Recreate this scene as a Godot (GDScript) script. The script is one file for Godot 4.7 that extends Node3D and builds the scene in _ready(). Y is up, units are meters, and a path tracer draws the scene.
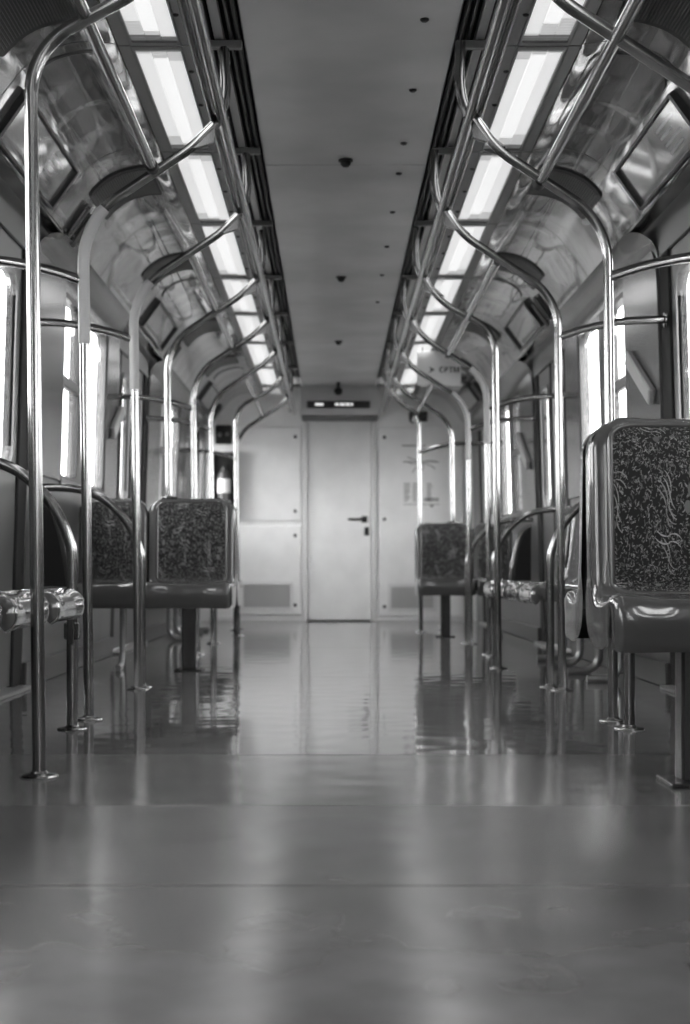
extends Node3D
# A metro car seen along its aisle. z = -depth; the aisle runs along z, the car is centred on x = 0.

const MOD := 3.5            # door module along the car
const DOORS := [-2.57, 0.93, 4.43, 7.93, 11.43]   # depth of the first hoop of each door bay
const SLOPE := 0.03        # the side walls lean in towards the top
const WALL_X := 1.285
const END := 13.2
const REAR := -3.2

# ---------------------------------------------------------------- mesh builder
class MB:
	var v := PackedVector3Array()
	var n := PackedVector3Array()
	var uv := PackedVector2Array()

	func tri(a: Vector3, b: Vector3, c: Vector3, na: Vector3, nb: Vector3, nc: Vector3, ua := Vector2.ZERO, ub := Vector2.ZERO, uc := Vector2.ZERO) -> void:
		var g := (b - a).cross(c - a)
		if g.length_squared() < 1e-16:
			return
		if g.dot(na + nb + nc) > 0.0:
			v.append_array([a, c, b]); n.append_array([na, nc, nb]); uv.append_array([ua, uc, ub])
		else:
			v.append_array([a, b, c]); n.append_array([na, nb, nc]); uv.append_array([ua, ub, uc])

	func quad(a: Vector3, b: Vector3, c: Vector3, d: Vector3, nn: Vector3) -> void:
		tri(a, b, c, nn, nn, nn, Vector2(0, 1), Vector2(1, 1), Vector2(1, 0))
		tri(a, c, d, nn, nn, nn, Vector2(0, 1), Vector2(1, 0), Vector2(0, 0))

	func done() -> ArrayMesh:
		var a := []
		a.resize(Mesh.ARRAY_MAX)
		a[Mesh.ARRAY_VERTEX] = v
		a[Mesh.ARRAY_NORMAL] = n
		a[Mesh.ARRAY_TEX_UV] = uv
		var m := ArrayMesh.new()
		m.add_surface_from_arrays(Mesh.PRIMITIVE_TRIANGLES, a)
		return m

	# box with chamfered edges, from corner lo to corner hi, in the frame t
	func box(lo: Vector3, hi: Vector3, bev := 0.003, t := Transform3D()) -> void:
		var c := (lo + hi) * 0.5
		var h := (hi - lo) * 0.5
		var b: float = minf(bev, minf(h.x, minf(h.y, h.z)) * 0.45)
		for ax in 3:
			var a1 := (ax + 1) % 3
			var a2 := (ax + 2) % 3
			for s in [-1.0, 1.0]:
				var q: Array[Vector3] = []
				for k in [[-1, -1], [1, -1], [1, 1], [-1, 1]]:
					var p := Vector3.ZERO
					p[ax] = s * h[ax]
					p[a1] = k[0] * (h[a1] - b)
					p[a2] = k[1] * (h[a2] - b)
					q.append(t * (c + p))
				var nn := Vector3.ZERO
				nn[ax] = s
				quad(q[0], q[1], q[2], q[3], (t.basis * nn).normalized())
		for ax in 3:
			var a1 := (ax + 1) % 3
			var a2 := (ax + 2) % 3
			for s1 in [-1.0, 1.0]:
				for s2 in [-1.0, 1.0]:
					var n1 := Vector3.ZERO
					n1[a1] = s1
					var n2 := Vector3.ZERO
					n2[a2] = s2
					var p := Vector3.ZERO
					p[a1] = s1 * h[a1]; p[a2] = s2 * (h[a2] - b); p[ax] = h[ax] - b
					var q := Vector3.ZERO
					q[a1] = s1 * (h[a1] - b); q[a2] = s2 * h[a2]; q[ax] = h[ax] - b
					var p2 := p
					p2[ax] = -p[ax]
					var q2 := q
					q2[ax] = -q[ax]
					quad(t * (c + p), t * (c + q), t * (c + q2), t * (c + p2), (t.basis * (n1 + n2)).normalized())
		for s0 in [-1.0, 1.0]:
			for s1 in [-1.0, 1.0]:
				for s2 in [-1.0, 1.0]:
					var sg := Vector3(s0, s1, s2)
					var nn := (t.basis * sg).normalized()
					var pp: Array[Vector3] = []
					for ax in 3:
						var p := Vector3(s0 * (h.x - b), s1 * (h.y - b), s2 * (h.z - b))
						p[ax] = sg[ax] * h[ax]
						pp.append(t * (c + p))
					tri(pp[0], pp[1], pp[2], nn, nn, nn)

	# round tube along a polyline
	func tube(pts: Array, r: float, sides := 14, caps := true, squash := 1.0) -> void:
		var cnt := pts.size()
		var dirs: Array[Vector3] = []
		for i in cnt:
			var a: Vector3 = pts[maxi(i - 1, 0)]
			var b: Vector3 = pts[mini(i + 1, cnt - 1)]
			dirs.append((b - a).normalized())
		var up := Vector3.UP if absf(dirs[0].y) < 0.9 else Vector3.RIGHT
		var x := dirs[0].cross(up).normalized()
		var prev: Array[Vector3] = []
		var prevn: Array[Vector3] = []
		for i in cnt:
			x = (x - dirs[i] * x.dot(dirs[i])).normalized()
			var y := dirs[i].cross(x)
			var ring: Array[Vector3] = []
			var rn: Array[Vector3] = []
			for k in sides + 1:
				var an := TAU * k / sides
				var o := x * cos(an) + y * sin(an) * squash
				ring.append(pts[i] + o * r)
				rn.append((x * cos(an) + y * sin(an) / squash).normalized())
			if i > 0:
				for k in sides:
					tri(prev[k], prev[k + 1], ring[k + 1], prevn[k], prevn[k + 1], rn[k + 1])
					tri(prev[k], ring[k + 1], ring[k], prevn[k], rn[k + 1], rn[k])
			if caps and (i == 0 or i == cnt - 1):
				var nn := -dirs[i] if i == 0 else dirs[i]
				for k in sides:
					tri(pts[i], ring[k], ring[k + 1], nn, nn, nn)
			prev = ring
			prevn = rn

	# profile of (radius, height) turned round the y axis, in the frame t
	func lathe(prof: Array, t := Transform3D(), sides := 20) -> void:
		for i in prof.size() - 1:
			var p: Vector2 = prof[i]
			var q: Vector2 = prof[i + 1]
			var d := q - p
			if d.length() < 1e-7:
				continue
			var nn := Vector2(d.y, -d.x).normalized()
			for k in sides:
				var c: Array[Vector3] = []
				var cn: Array[Vector3] = []
				for e in [0, 1]:
					var an: float = TAU * (k + e) / sides
					var o := Vector3(cos(an), 0, sin(an))
					c.append(t * (o * p.x + Vector3(0, p.y, 0)))
					c.append(t * (o * q.x + Vector3(0, q.y, 0)))
					cn.append((t.basis * (o * nn.x + Vector3(0, nn.y, 0))).normalized())
				tri(c[0], c[1], c[3], cn[0], cn[0], cn[1])
				tri(c[0], c[3], c[2], cn[0], cn[1], cn[1])

	# polygon in the xy plane of t, between z0 and z1
	func prism(poly: PackedVector2Array, z0: float, z1: float, t := Transform3D()) -> void:
		var idx := Geometry2D.triangulate_polygon(poly)
		for s in [[z0, -1.0], [z1, 1.0]]:
			var nn: Vector3 = (t.basis * Vector3(0, 0, s[1])).normalized()
			for i in range(0, idx.size(), 3):
				var c: Array[Vector3] = []
				for k in 3:
					var p := poly[idx[i + k]]
					c.append(t * Vector3(p.x, p.y, s[0]))
				tri(c[0], c[1], c[2], nn, nn, nn)
		var ccw := not Geometry2D.is_polygon_clockwise(poly)
		for i in poly.size():
			var p := poly[i]
			var q := poly[(i + 1) % poly.size()]
			var d := (q - p).normalized()
			var nn2 := Vector2(d.y, -d.x) if ccw else Vector2(-d.y, d.x)
			if Geometry2D.is_point_in_polygon((p + q) * 0.5 + nn2 * 1e-4, poly):
				nn2 = -nn2
			var nn := (t.basis * Vector3(nn2.x, nn2.y, 0)).normalized()
			quad(t * Vector3(p.x, p.y, z0), t * Vector3(q.x, q.y, z0), t * Vector3(q.x, q.y, z1), t * Vector3(p.x, p.y, z1), nn)

	# flat panel with a hole, both given as loops of the same number of points, between z0 and z1
	func ring(outer: Array, inner: Array, z0: float, z1: float, t := Transform3D()) -> void:
		var cnt := outer.size()
		var zn := (t.basis * Vector3(0, 0, 1)).normalized()
		for i in cnt:
			var j := (i + 1) % cnt
			for z in [[z1, zn], [z0, -zn]]:
				var a := t * Vector3(outer[i].x, outer[i].y, z[0])
				var b := t * Vector3(outer[j].x, outer[j].y, z[0])
				var c := t * Vector3(inner[j].x, inner[j].y, z[0])
				var d := t * Vector3(inner[i].x, inner[i].y, z[0])
				tri(a, b, c, z[1], z[1], z[1])
				tri(a, c, d, z[1], z[1], z[1])
			var mid := Vector2.ZERO
			for p in inner:
				mid += p / cnt
			for lp in [[outer, 1.0], [inner, -1.0]]:
				var p: Vector2 = lp[0][i]
				var q: Vector2 = lp[0][j]
				if p.distance_to(q) < 1e-6:
					continue
				var e := (q - p).normalized()
				var o := Vector2(e.y, -e.x)
				if o.dot((p + q) * 0.5 - mid) * lp[1] < 0.0:
					o = -o
				quad(t * Vector3(p.x, p.y, z0), t * Vector3(q.x, q.y, z0), t * Vector3(q.x, q.y, z1), t * Vector3(p.x, p.y, z1), (t.basis * Vector3(o.x, o.y, 0)).normalized())

	# smooth sheet: f(u, v) over 0..1; sgn picks the side that the normals point to
	func sheet(f: Callable, nu: int, nv: int, sgn := 1.0) -> void:
		var p := []
		var nn := []
		var e := 0.002
		for i in nu + 1:
			for j in nv + 1:
				var u := float(i) / nu
				var w := float(j) / nv
				p.append(f.call(u, w))
				var du: Vector3 = f.call(minf(u + e, 1.0), w) - f.call(maxf(u - e, 0.0), w)
				var dv: Vector3 = f.call(u, minf(w + e, 1.0)) - f.call(u, maxf(w - e, 0.0))
				nn.append((du.cross(dv) * sgn).normalized())
		for i in nu:
			for j in nv:
				var a := i * (nv + 1) + j
				var b := a + nv + 1
				var ua := Vector2(float(i) / nu, float(j) / nv)
				var du := Vector2(1.0 / nu, 0)
				var dv := Vector2(0, 1.0 / nv)
				tri(p[a], p[b], p[b + 1], nn[a], nn[b], nn[b + 1], ua, ua + du, ua + du + dv)
				tri(p[a], p[b + 1], p[a + 1], nn[a], nn[b + 1], nn[a + 1], ua, ua + du + dv, ua + dv)

	# raised patch with round corners on a surface: f(a, b, off) is the point; returns its outline on the surface
	func pad(f: Callable, a0: float, a1: float, b0: float, b1: float, r: float, thick: float, bulge := 0.0, rows := 16, cols := 8) -> void:
		var mid_b := (b0 + b1) * 0.5
		var hb := (b1 - b0) * 0.5
		var avals := []
		for i in rows + 1:
			var s := float(i) / rows
			avals.append(a0 + (a1 - a0) * (0.5 - 0.5 * cos(PI * s)))
		var half := func(a: float) -> float:
			var d: float = minf(a - a0, a1 - a)
			if d >= r:
				return hb
			return hb - r + sqrt(maxf(0.0, r * r - (r - d) * (r - d)))
		var at := func(a: float, w: float) -> Vector3:
			var y: float = mid_b + half.call(a) * w
			var s := (a - a0) / (a1 - a0) * 2.0 - 1.0
			return f.call(a, y, thick + bulge * (1.0 - s * s) * (1.0 - w * w))
		var nrm := func(a: float, w: float) -> Vector3:
			var b: float = mid_b + hb * w
			var e := 0.003
			var da: Vector3 = f.call(a + e, b, 0.0) - f.call(a - e, b, 0.0)
			var db: Vector3 = f.call(a, b + e, 0.0) - f.call(a, b - e, 0.0)
			var k := da.cross(db).normalized()
			var out: Vector3 = f.call(a, b, 0.01) - f.call(a, b, 0.0)
			return k if k.dot(out) > 0 else -k
		for i in rows:
			for j in cols:
				var w0 := float(j) / cols * 2.0 - 1.0
				var w1 := float(j + 1) / cols * 2.0 - 1.0
				var A: float = avals[i]
				var B: float = avals[i + 1]
				var q := [at.call(A, w0), at.call(B, w0), at.call(B, w1), at.call(A, w1)]
				var m := [nrm.call(A, w0), nrm.call(B, w0), nrm.call(B, w1), nrm.call(A, w1)]
				var t := []
				for k in 4:
					var aa: float = [A, B, B, A][k]
					var ww: float = [w0, w0, w1, w1][k]
					t.append(Vector2((half.call(aa) * ww + hb) / (2.0 * hb), 1.0 - (aa - a0) / (a1 - a0)))
				tri(q[0], q[1], q[2], m[0], m[1], m[2], t[0], t[1], t[2])
				tri(q[0], q[2], q[3], m[0], m[2], m[3], t[0], t[2], t[3])
		var loop := []
		for i in rows + 1:
			loop.append([avals[i], -1.0])
		for i in rows + 1:
			loop.append([avals[rows - i], 1.0])
		var cen: Vector3 = f.call((a0 + a1) * 0.5, mid_b, 0.0)
		for i in loop.size():
			var g: Array = loop[i]
			var h: Array = loop[(i + 1) % loop.size()]
			var p0: Vector3 = at.call(g[0], g[1])
			var p1: Vector3 = at.call(h[0], h[1])
			if p0.distance_to(p1) < 1e-6:
				continue
			var q0: Vector3 = f.call(g[0], mid_b + half.call(g[0]) * g[1], -0.002)
			var q1: Vector3 = f.call(h[0], mid_b + half.call(h[0]) * h[1], -0.002)
			var o := (p1 - p0).cross(q0 - p0).normalized()
			if o.dot((p0 + p1) * 0.5 - cen) < 0:
				o = -o
			quad(p0, p1, q1, q0, o)

# ---------------------------------------------------------------- shapes in the plane
func fillet(pts: Array, rad: Array, steps := 10) -> Array:
	var out := [pts[0]]
	for i in range(1, pts.size() - 1):
		var p: Vector3 = pts[i]
		var a: Vector3 = (pts[i - 1] - p)
		var b: Vector3 = (pts[i + 1] - p)
		var r: float = rad[i - 1]
		var half := a.angle_to(b) * 0.5
		var t: float = minf(r / tan(half), minf(a.length(), b.length()) * 0.499)
		r = t * tan(half)
		var ua := a.normalized()
		var ub := b.normalized()
		var c := p + (ua + ub).normalized() * (r / sin(half))
		var s := p + ua * t - c
		var e := p + ub * t - c
		for k in steps + 1:
			out.append(c + s.slerp(e, float(k) / steps))
	out.append(pts[-1])
	return out

func smooth_path(pts: Array, sub := 6) -> Array:
	var out := []
	for i in pts.size() - 1:
		var p0: Vector3 = pts[maxi(i - 1, 0)]
		var p3: Vector3 = pts[mini(i + 2, pts.size() - 1)]
		for k in sub:
			out.append((pts[i] as Vector3).cubic_interpolate(pts[i + 1], p0, p3, float(k) / sub))
	out.append(pts[-1])
	return out

func round_rect(x0: float, x1: float, y0: float, y1: float, r: float, per := 6) -> PackedVector2Array:
	var out := PackedVector2Array()
	for c in [[x1 - r, y1 - r, 0.0], [x0 + r, y1 - r, 90.0], [x0 + r, y0 + r, 180.0], [x1 - r, y0 + r, 270.0]]:
		for k in per + 1:
			var an: float = deg_to_rad(c[2] + 90.0 * k / per)
			out.append(Vector2(c[0] + r * cos(an), c[1] + r * sin(an)))
	return out

# the outer rectangle, sampled to pair with a round_rect hole
func square_loop(x0: float, x1: float, y0: float, y1: float, per := 6) -> Array:
	var out := []
	for c in [[x1, y1], [x0, y1], [x0, y0], [x1, y0]]:
		for k in per + 1:
			out.append(Vector2(c[0], c[1]))
	return out

# ---------------------------------------------------------------- objects
var used := {}

func numbered(called: String) -> String:
	if not used.has(called):
		used[called] = 0
		return called
	used[called] += 1
	return "%s_%03d" % [called, used[called]]

func thing(called: String, label: String, category: String, at := Vector3.ZERO, turn := 0.0, group := "") -> Node3D:
	var o := Node3D.new()
	o.name = numbered(called)
	add_child(o)
	o.position = at
	o.rotation.y = turn
	o.set_meta("label", label)
	o.set_meta("category", category)
	if group:
		o.set_meta("group", group)
	return o

func struct(called: String) -> Node3D:
	var o := Node3D.new()
	o.name = called
	add_child(o)
	o.set_meta("kind", "structure")
	return o

func part(called: String, mesh: Mesh, mat: Material, parent: Node3D, t := Transform3D(), label := "") -> MeshInstance3D:
	var o := MeshInstance3D.new()
	o.name = called
	o.mesh = mesh
	o.material_override = mat
	o.transform = t
	parent.add_child(o, true)
	if label:
		o.set_meta("label", label)
	return o

func bx(called: String, lo: Vector3, hi: Vector3, mat: Material, parent: Node3D, bev := 0.003, t := Transform3D()) -> MeshInstance3D:
	var m := MB.new()
	m.box(lo, hi, bev)
	return part(called, m.done(), mat, parent, t)

func copy(o: Node3D, label: String) -> Node3D:
	var c := o.duplicate() as Node3D
	c.name = numbered(str(o.name).rstrip("_0123456789"))
	add_child(c)
	c.set_meta("label", label)
	return c

# ---------------------------------------------------------------- materials
var M := {}

func grey(g: float, rough: float, metal := 0.0) -> StandardMaterial3D:
	var m := StandardMaterial3D.new()
	m.albedo_color = Color(g, g, g)
	m.roughness = rough
	m.metallic = metal
	return m

func noise_map(freq: float, strength: float, seed_: int, size := 512) -> NoiseTexture2D:
	var nt := NoiseTexture2D.new()
	nt.width = size
	nt.height = size
	nt.seamless = true
	nt.as_normal_map = true
	nt.bump_strength = strength
	var fn := FastNoiseLite.new()
	fn.seed = seed_
	fn.frequency = freq
	fn.fractal_octaves = 1
	nt.noise = fn
	return nt

func tone_map(freq: float, lo: float, hi: float, seed_: int, octaves := 4, size := 512) -> NoiseTexture2D:
	var nt := NoiseTexture2D.new()
	nt.width = size
	nt.height = size
	nt.seamless = true
	var fn := FastNoiseLite.new()
	fn.seed = seed_
	fn.frequency = freq
	fn.fractal_octaves = octaves
	nt.noise = fn
	var g := Gradient.new()
	g.set_color(0, Color(lo, lo, lo))
	g.set_color(1, Color(hi, hi, hi))
	nt.color_ramp = g
	return nt

func world_mapped(m: StandardMaterial3D, scale: float) -> void:
	m.uv1_triplanar = true
	m.uv1_world_triplanar = true
	m.uv1_scale = Vector3.ONE * scale

func fabric_image() -> ImageTexture:
	var rng := RandomNumberGenerator.new()
	rng.seed = 77
	var s := 640
	var im := Image.create(s, s, false, Image.FORMAT_RGB8)
	im.fill(Color(0.055, 0.055, 0.055))
	var stroke := func(p: Vector2, ang: float, bend: float, len_: float, w: float, g: float) -> void:
		var steps := int(len_)
		for i in steps:
			var f := float(i) / steps
			var ww: float = w * (1.0 - 0.6 * absf(f * 2.0 - 1.0))
			var r := int(ceil(ww))
			for dx in range(-r, r + 1):
				for dy in range(-r, r + 1):
					if dx * dx + dy * dy <= ww * ww:
						var x := posmod(int(p.x) + dx, s)
						var y := posmod(int(p.y) + dy, s)
						im.set_pixel(x, y, Color(g, g, g))
			p += Vector2(cos(ang), sin(ang))
			ang += bend
	for i in 3800:
		stroke.call(Vector2(rng.randf() * s, rng.randf() * s), rng.randf() * TAU, rng.randf_range(-0.13, 0.13), rng.randf_range(8, 19), rng.randf_range(1.2, 2.5), rng.randf_range(0.28, 0.62))
	for i in 13:
		var p := Vector2(rng.randf() * s, rng.randf() * s)
		var a := rng.randf_range(0.1, 1.2)
		var g := rng.randf_range(0.58, 0.74)
		for k in 2:
			var q := p + Vector2(-6, 22) * k
			var bend := 0.016 if i % 2 == 0 else -0.014
			stroke.call(q, a, bend, rng.randf_range(60, 80), 2.7, g)
			stroke.call(q + Vector2(cos(a + bend * 35), sin(a + bend * 35)) * 62, a + bend * 70, -bend * 1.4, rng.randf_range(40, 70), 2.4, g)
	for i in 12:
		var p := Vector2(rng.randf() * s, rng.randf() * s)
		var r := rng.randf_range(13, 19)
		var g := rng.randf_range(0.36, 0.48)
		for dx in range(-20, 21):
			for dy in range(-20, 21):
				if dx * dx + dy * dy < r * r:
					im.set_pixel(posmod(int(p.x) + dx, s), posmod(int(p.y) + dy, s), Color(g, g, g))
	return ImageTexture.create_from_image(im)

func map_image() -> ImageTexture:
	var im := Image.create(210, 330, false, Image.FORMAT_RGB8)
	im.fill(Color(0.9, 0.9, 0.9))
	im.fill_rect(Rect2i(8, 6, 120, 7), Color(0.55, 0.55, 0.55))
	var rng := RandomNumberGenerator.new()
	rng.seed = 5
	for i in 7:
		var p := Vector2(105, 95)
		var a := TAU * i / 7.0 + 0.3
		for k in 80:
			p += Vector2(cos(a), sin(a) * 0.75)
			if k % 26 == 25:
				a += rng.randf_range(-0.7, 0.7)
			im.fill_rect(Rect2i(clampi(int(p.x), 2, 204), clampi(int(p.y), 22, 180), 4, 4), Color(0.55, 0.55, 0.55))
	im.fill_rect(Rect2i(15, 88, 180, 5), Color(0.5, 0.5, 0.5))
	for c in [18, 62, 132]:
		for r in 16:
			im.fill_rect(Rect2i(c, 195 + r * 6, rng.randi_range(18, 34), 3), Color(0.5, 0.5, 0.5))
	for r in 3:
		im.fill_rect(Rect2i(118, 270 + r * 6, 75, 4), Color(0.45, 0.45, 0.45))
	im.fill_rect(Rect2i(14, 300, 182, 4), Color(0.55, 0.55, 0.55))
	im.fill_rect(Rect2i(150, 304, 16, 12), Color(0.5, 0.5, 0.5))
	return ImageTexture.create_from_image(im)

func poster_image(sd: int) -> ImageTexture:
	var im := Image.create(360, 80, false, Image.FORMAT_RGB8)
	im.fill(Color(0.36, 0.36, 0.36))
	var rng := RandomNumberGenerator.new()
	rng.seed = sd
	for r in 6:
		im.fill_rect(Rect2i(24, 12 + r * 10, rng.randi_range(60, 130), 3), Color(0.16, 0.16, 0.16))
	im.fill_rect(Rect2i(190, 10, 6, 60), Color(0.1, 0.1, 0.1))
	for r in 4:
		im.fill_rect(Rect2i(230, 14 + r * 14, rng.randi_range(50, 100), 5), Color(0.55, 0.55, 0.55))
	return ImageTexture.create_from_image(im)

func make_materials() -> void:
	M.steel = grey(0.60, 0.2, 1.0)
	M.steel_dark = grey(0.46, 0.24, 1.0)
	M.sleeve = grey(0.60, 0.42)
	M.black = grey(0.045, 0.55)
	M.rubber = grey(0.05, 0.85)
	M.vent = grey(0.13, 0.5)
	M.slot = grey(0.04, 0.9)
	M.rack = grey(0.40, 0.35)
	M.rack_bright = grey(0.62, 0.3, 0.6)
	M.screw = grey(0.18, 0.4, 0.6)
	M.frame_dark = grey(0.13, 0.35)
	var cv := grey(0.38, 0.10)
	cv.metallic_specular = 0.75
	cv.clearcoat_enabled = true
	cv.clearcoat = 1.0
	cv.clearcoat_roughness = 0.03
	cv.normal_enabled = true
	cv.normal_texture = noise_map(0.0055, 14.0, 3)
	cv.normal_scale = 0.5
	world_mapped(cv, 1.1)
	M.cove = cv
	var ce := grey(0.70, 0.5)
	ce.albedo_texture = tone_map(0.006, 0.88, 1.0, 9)
	world_mapped(ce, 0.5)
	M.ceiling = ce
	M.tray = grey(0.42, 0.32)
	var wl := grey(0.28, 0.3)
	wl.normal_enabled = true
	wl.normal_texture = noise_map(0.01, 3.0, 14)
	wl.normal_scale = 0.15
	world_mapped(wl, 0.8)
	M.wall = wl
	M.wall_dark = grey(0.27, 0.35)
	M.pillar = grey(0.33, 0.2)
	M.door = grey(0.30, 0.35)
	var ew := grey(0.92, 0.4)
	ew.albedo_texture = tone_map(0.01, 0.95, 1.0, 21)
	world_mapped(ew, 0.6)
	M.end_wall = ew
	M.end_trim = grey(0.84, 0.35)
	M.grille = grey(0.70, 0.5)
	var sh := grey(0.285, 0.2)
	sh.clearcoat_enabled = true
	sh.clearcoat = 1.0
	sh.clearcoat_roughness = 0.06
	M.shell = sh
	var fb := grey(0.88, 0.85)
	fb.albedo_texture = fabric_image()
	fb.rim_enabled = true
	fb.rim = 0.25
	M.fabrics = [fb]
	for k in 3:
		var f2 := fb.duplicate() as StandardMaterial3D
		f2.uv1_offset = Vector3(0.31 * (k + 1), 0.43 * (k + 1), 0)
		M.fabrics.append(f2)
	var fl := grey(0.42, 0.08)
	fl.metallic_specular = 0.65
	fl.albedo_texture = tone_map(0.008, 0.80, 1.0, 31, 5, 1024)
	fl.roughness_texture = tone_map(0.011, 0.75, 1.0, 33, 4)
	fl.normal_enabled = true
	fl.normal_texture = noise_map(0.02, 3.0, 35)
	fl.normal_scale = 0.06
	world_mapped(fl, 0.55)
	M.floor_far = fl
	var fn := fl.duplicate() as StandardMaterial3D
	fn.roughness = 0.27
	fn.albedo_color = Color(0.38, 0.38, 0.38)
	fn.metallic_specular = 0.42
	M.floor_near = fn
	var fm := fl.duplicate() as StandardMaterial3D
	fm.roughness = 0.17
	M.floor_mid = fm
	var gl := grey(0.9, 0.05)
	gl.transparency = BaseMaterial3D.TRANSPARENCY_ALPHA
	gl.albedo_color = Color(0.9, 0.9, 0.9, 0.08)
	M.glass = gl
	var df := grey(0.85, 0.5)
	df.emission_enabled = true
	df.emission = Color(1, 1, 1)
	df.albedo_color = Color(0.7, 0.7, 0.7)
	df.emission_energy_multiplier = 0.78
	M.lit = df
	var dm := df.duplicate() as StandardMaterial3D
	dm.emission_energy_multiplier = 0.08
	dm.albedo_color = Color(0.4, 0.4, 0.4)
	M.dim = dm
	var ds := df.duplicate() as StandardMaterial3D
	ds.emission_energy_multiplier = 0.62
	M.lit_side = ds
	var d2 := df.duplicate() as StandardMaterial3D
	d2.emission_energy_multiplier = 0.36
	M.half_lit = d2
	M.led = df
	M.white = grey(0.85, 0.5)
	M.sign = grey(0.8, 0.4)
	M.ink = grey(0.2, 0.5)
	M.ground = grey(0.6, 0.9)
	M.concrete = grey(0.72, 0.9)
	M.extinguisher = grey(0.25, 0.3)
	var mp := grey(1.0, 0.45)
	mp.albedo_texture = map_image()
	M.map = mp

# ---------------------------------------------------------------- the cove: a profile swept along the car
var cove_pts: Array[Vector2] = [Vector2(0.7275, 2.103), Vector2(0.80, 2.112), Vector2(0.87, 2.106), Vector2(0.945, 2.082), Vector2(1.01, 2.036), Vector2(1.065, 1.968), Vector2(1.11, 1.905), Vector2(1.15, 1.848)]

func cove(s: float) -> Vector2:
	var f := clampf(s, 0.0, 1.0) * (cove_pts.size() - 1)
	var i := mini(int(f), cove_pts.size() - 2)
	return cove_pts[i].cubic_interpolate(cove_pts[i + 1], cove_pts[maxi(i - 1, 0)], cove_pts[mini(i + 2, cove_pts.size() - 1)], f - i)

# point on the cove of a side (-1 left, 1 right), off metres into the room
func cove_at(side: float, s: float, d: float, off := 0.0) -> Vector3:
	var p := cove(s)
	var t := (cove(s + 0.01) - cove(s - 0.01)).normalized()
	var nn := Vector2(t.y, -t.x)
	if nn.y > 0:
		nn = -nn
	p += nn * off
	return Vector3(side * p.x, p.y, -d)

# frame of a side wall: x along the car (see dx), y up the leaning wall, z into the room
func wall_frame(side: float) -> Transform3D:
	var u := Vector3(-side * SLOPE, 1, 0).normalized()
	var a := Vector3(0, 0, side)
	return Transform3D(a, u, a.cross(u), Vector3(side * WALL_X, 0, 0))

func span(side: float, d0: float, d1: float) -> Vector2:
	return Vector2(d0, d1) if side < 0 else Vector2(-d1, -d0)

# ---------------------------------------------------------------- seats
var seat_profile: Array[Vector2] = [Vector2(0.385, 0.292), Vector2(0.402, 0.315), Vector2(0.405, 0.36), Vector2(0.385, 0.396), Vector2(0.33, 0.405), Vector2(0.22, 0.393), Vector2(0.10, 0.392), Vector2(0.045, 0.412), Vector2(0.026, 0.46), Vector2(0.012, 0.56), Vector2(0.0, 0.68), Vector2(-0.008, 0.765), Vector2(-0.018, 0.797), Vector2(-0.04, 0.808), Vector2(-0.058, 0.795), Vector2(-0.064, 0.76)]

var seat_reach := 1.0

func seat_line(s: float) -> Vector2:
	var p := seat_curve(s)
	if seat_reach > 0.9 and p.y < 0.385:   # the bench seats have a thinner front lip
		p.y = 0.385 - (0.385 - p.y) * 0.62
	return Vector2(p.x * seat_reach, p.y) if p.x > 0.0 else p

func seat_curve(s: float) -> Vector2:
	var f := clampf(s, 0.0, 1.0) * (seat_profile.size() - 1)
	var i := mini(int(f), seat_profile.size() - 2)
	return seat_profile[i].cubic_interpolate(seat_profile[i + 1], seat_profile[maxi(i - 1, 0)], seat_profile[mini(i + 2, seat_profile.size() - 1)], f - i)

func seat_normal(s: float) -> Vector2:
	var t := (seat_line(s + 0.006) - seat_line(s - 0.006)).normalized()
	return Vector2(t.y, -t.x)   # (z, y), towards the sitter

const SEAT_W := 0.207
func seat_point(s: float, x: float, off: float) -> Vector3:
	var p := seat_line(s)
	var nn := seat_normal(s)
	p += nn * off
	return Vector3(x, p.y, p.x)

func shell_point(u: float, s: float) -> Vector3:
	# u -1..1 across; the edges roll back to make a rim
	var a := absf(u)
	var w := SEAT_W
	var y := seat_line(s).y
	if s > 0.5:
		var d := 0.81 - y
		var r := 0.075
		if d < r:
			w -= (r - sqrt(maxf(0.0, r * r - (r - d) * (r - d)))) * (1.0 - smoothstep(0.86, 1.0, s) * 0.0)
	w -= 0.006 * (1.0 - smoothstep(0.05, 0.42, s))
	var flat := 0.80
	var x := 0.0
	var drop := 0.0
	var dip := 0.0
	var deep := 0.055 if s > 0.56 else lerpf(0.11, 0.055, smoothstep(0.44, 0.56, s))
	if s < 0.16:
		deep = lerpf(0.03, 0.11, smoothstep(0.0, 0.16, s))
	if seat_reach > 0.9 and s < 0.56:
		deep *= 0.7
	if a <= flat:
		x = a / flat * (w - 0.022)
		# the seat is dished, its sides rise a little
		dip = 0.010 * smoothstep(0.35, 1.0, a / flat) * (1.0 if s < 0.55 and s > 0.15 else 0.4)
	else:
		var t := (a - flat) / (1.0 - flat)
		if t < 0.5:
			var an := t / 0.5 * PI * 0.5
			x = w - 0.022 + 0.022 * sin(an)
			drop = 0.022 * (1.0 - cos(an))
			dip = 0.010 * (1.0 if s < 0.55 and s > 0.15 else 0.4)
		else:
			x = w
			drop = 0.022 + (deep - 0.022) * (t - 0.5) / 0.5
			dip = 0.010 * (1.0 if s < 0.55 and s > 0.15 else 0.4)
	var nn := seat_normal(s)
	var p := seat_line(s) + nn * (dip - drop)
	return Vector3(signf(u) * x, p.y, p.x)

var bench_meshes := {}
var cross_meshes := {}

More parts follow.
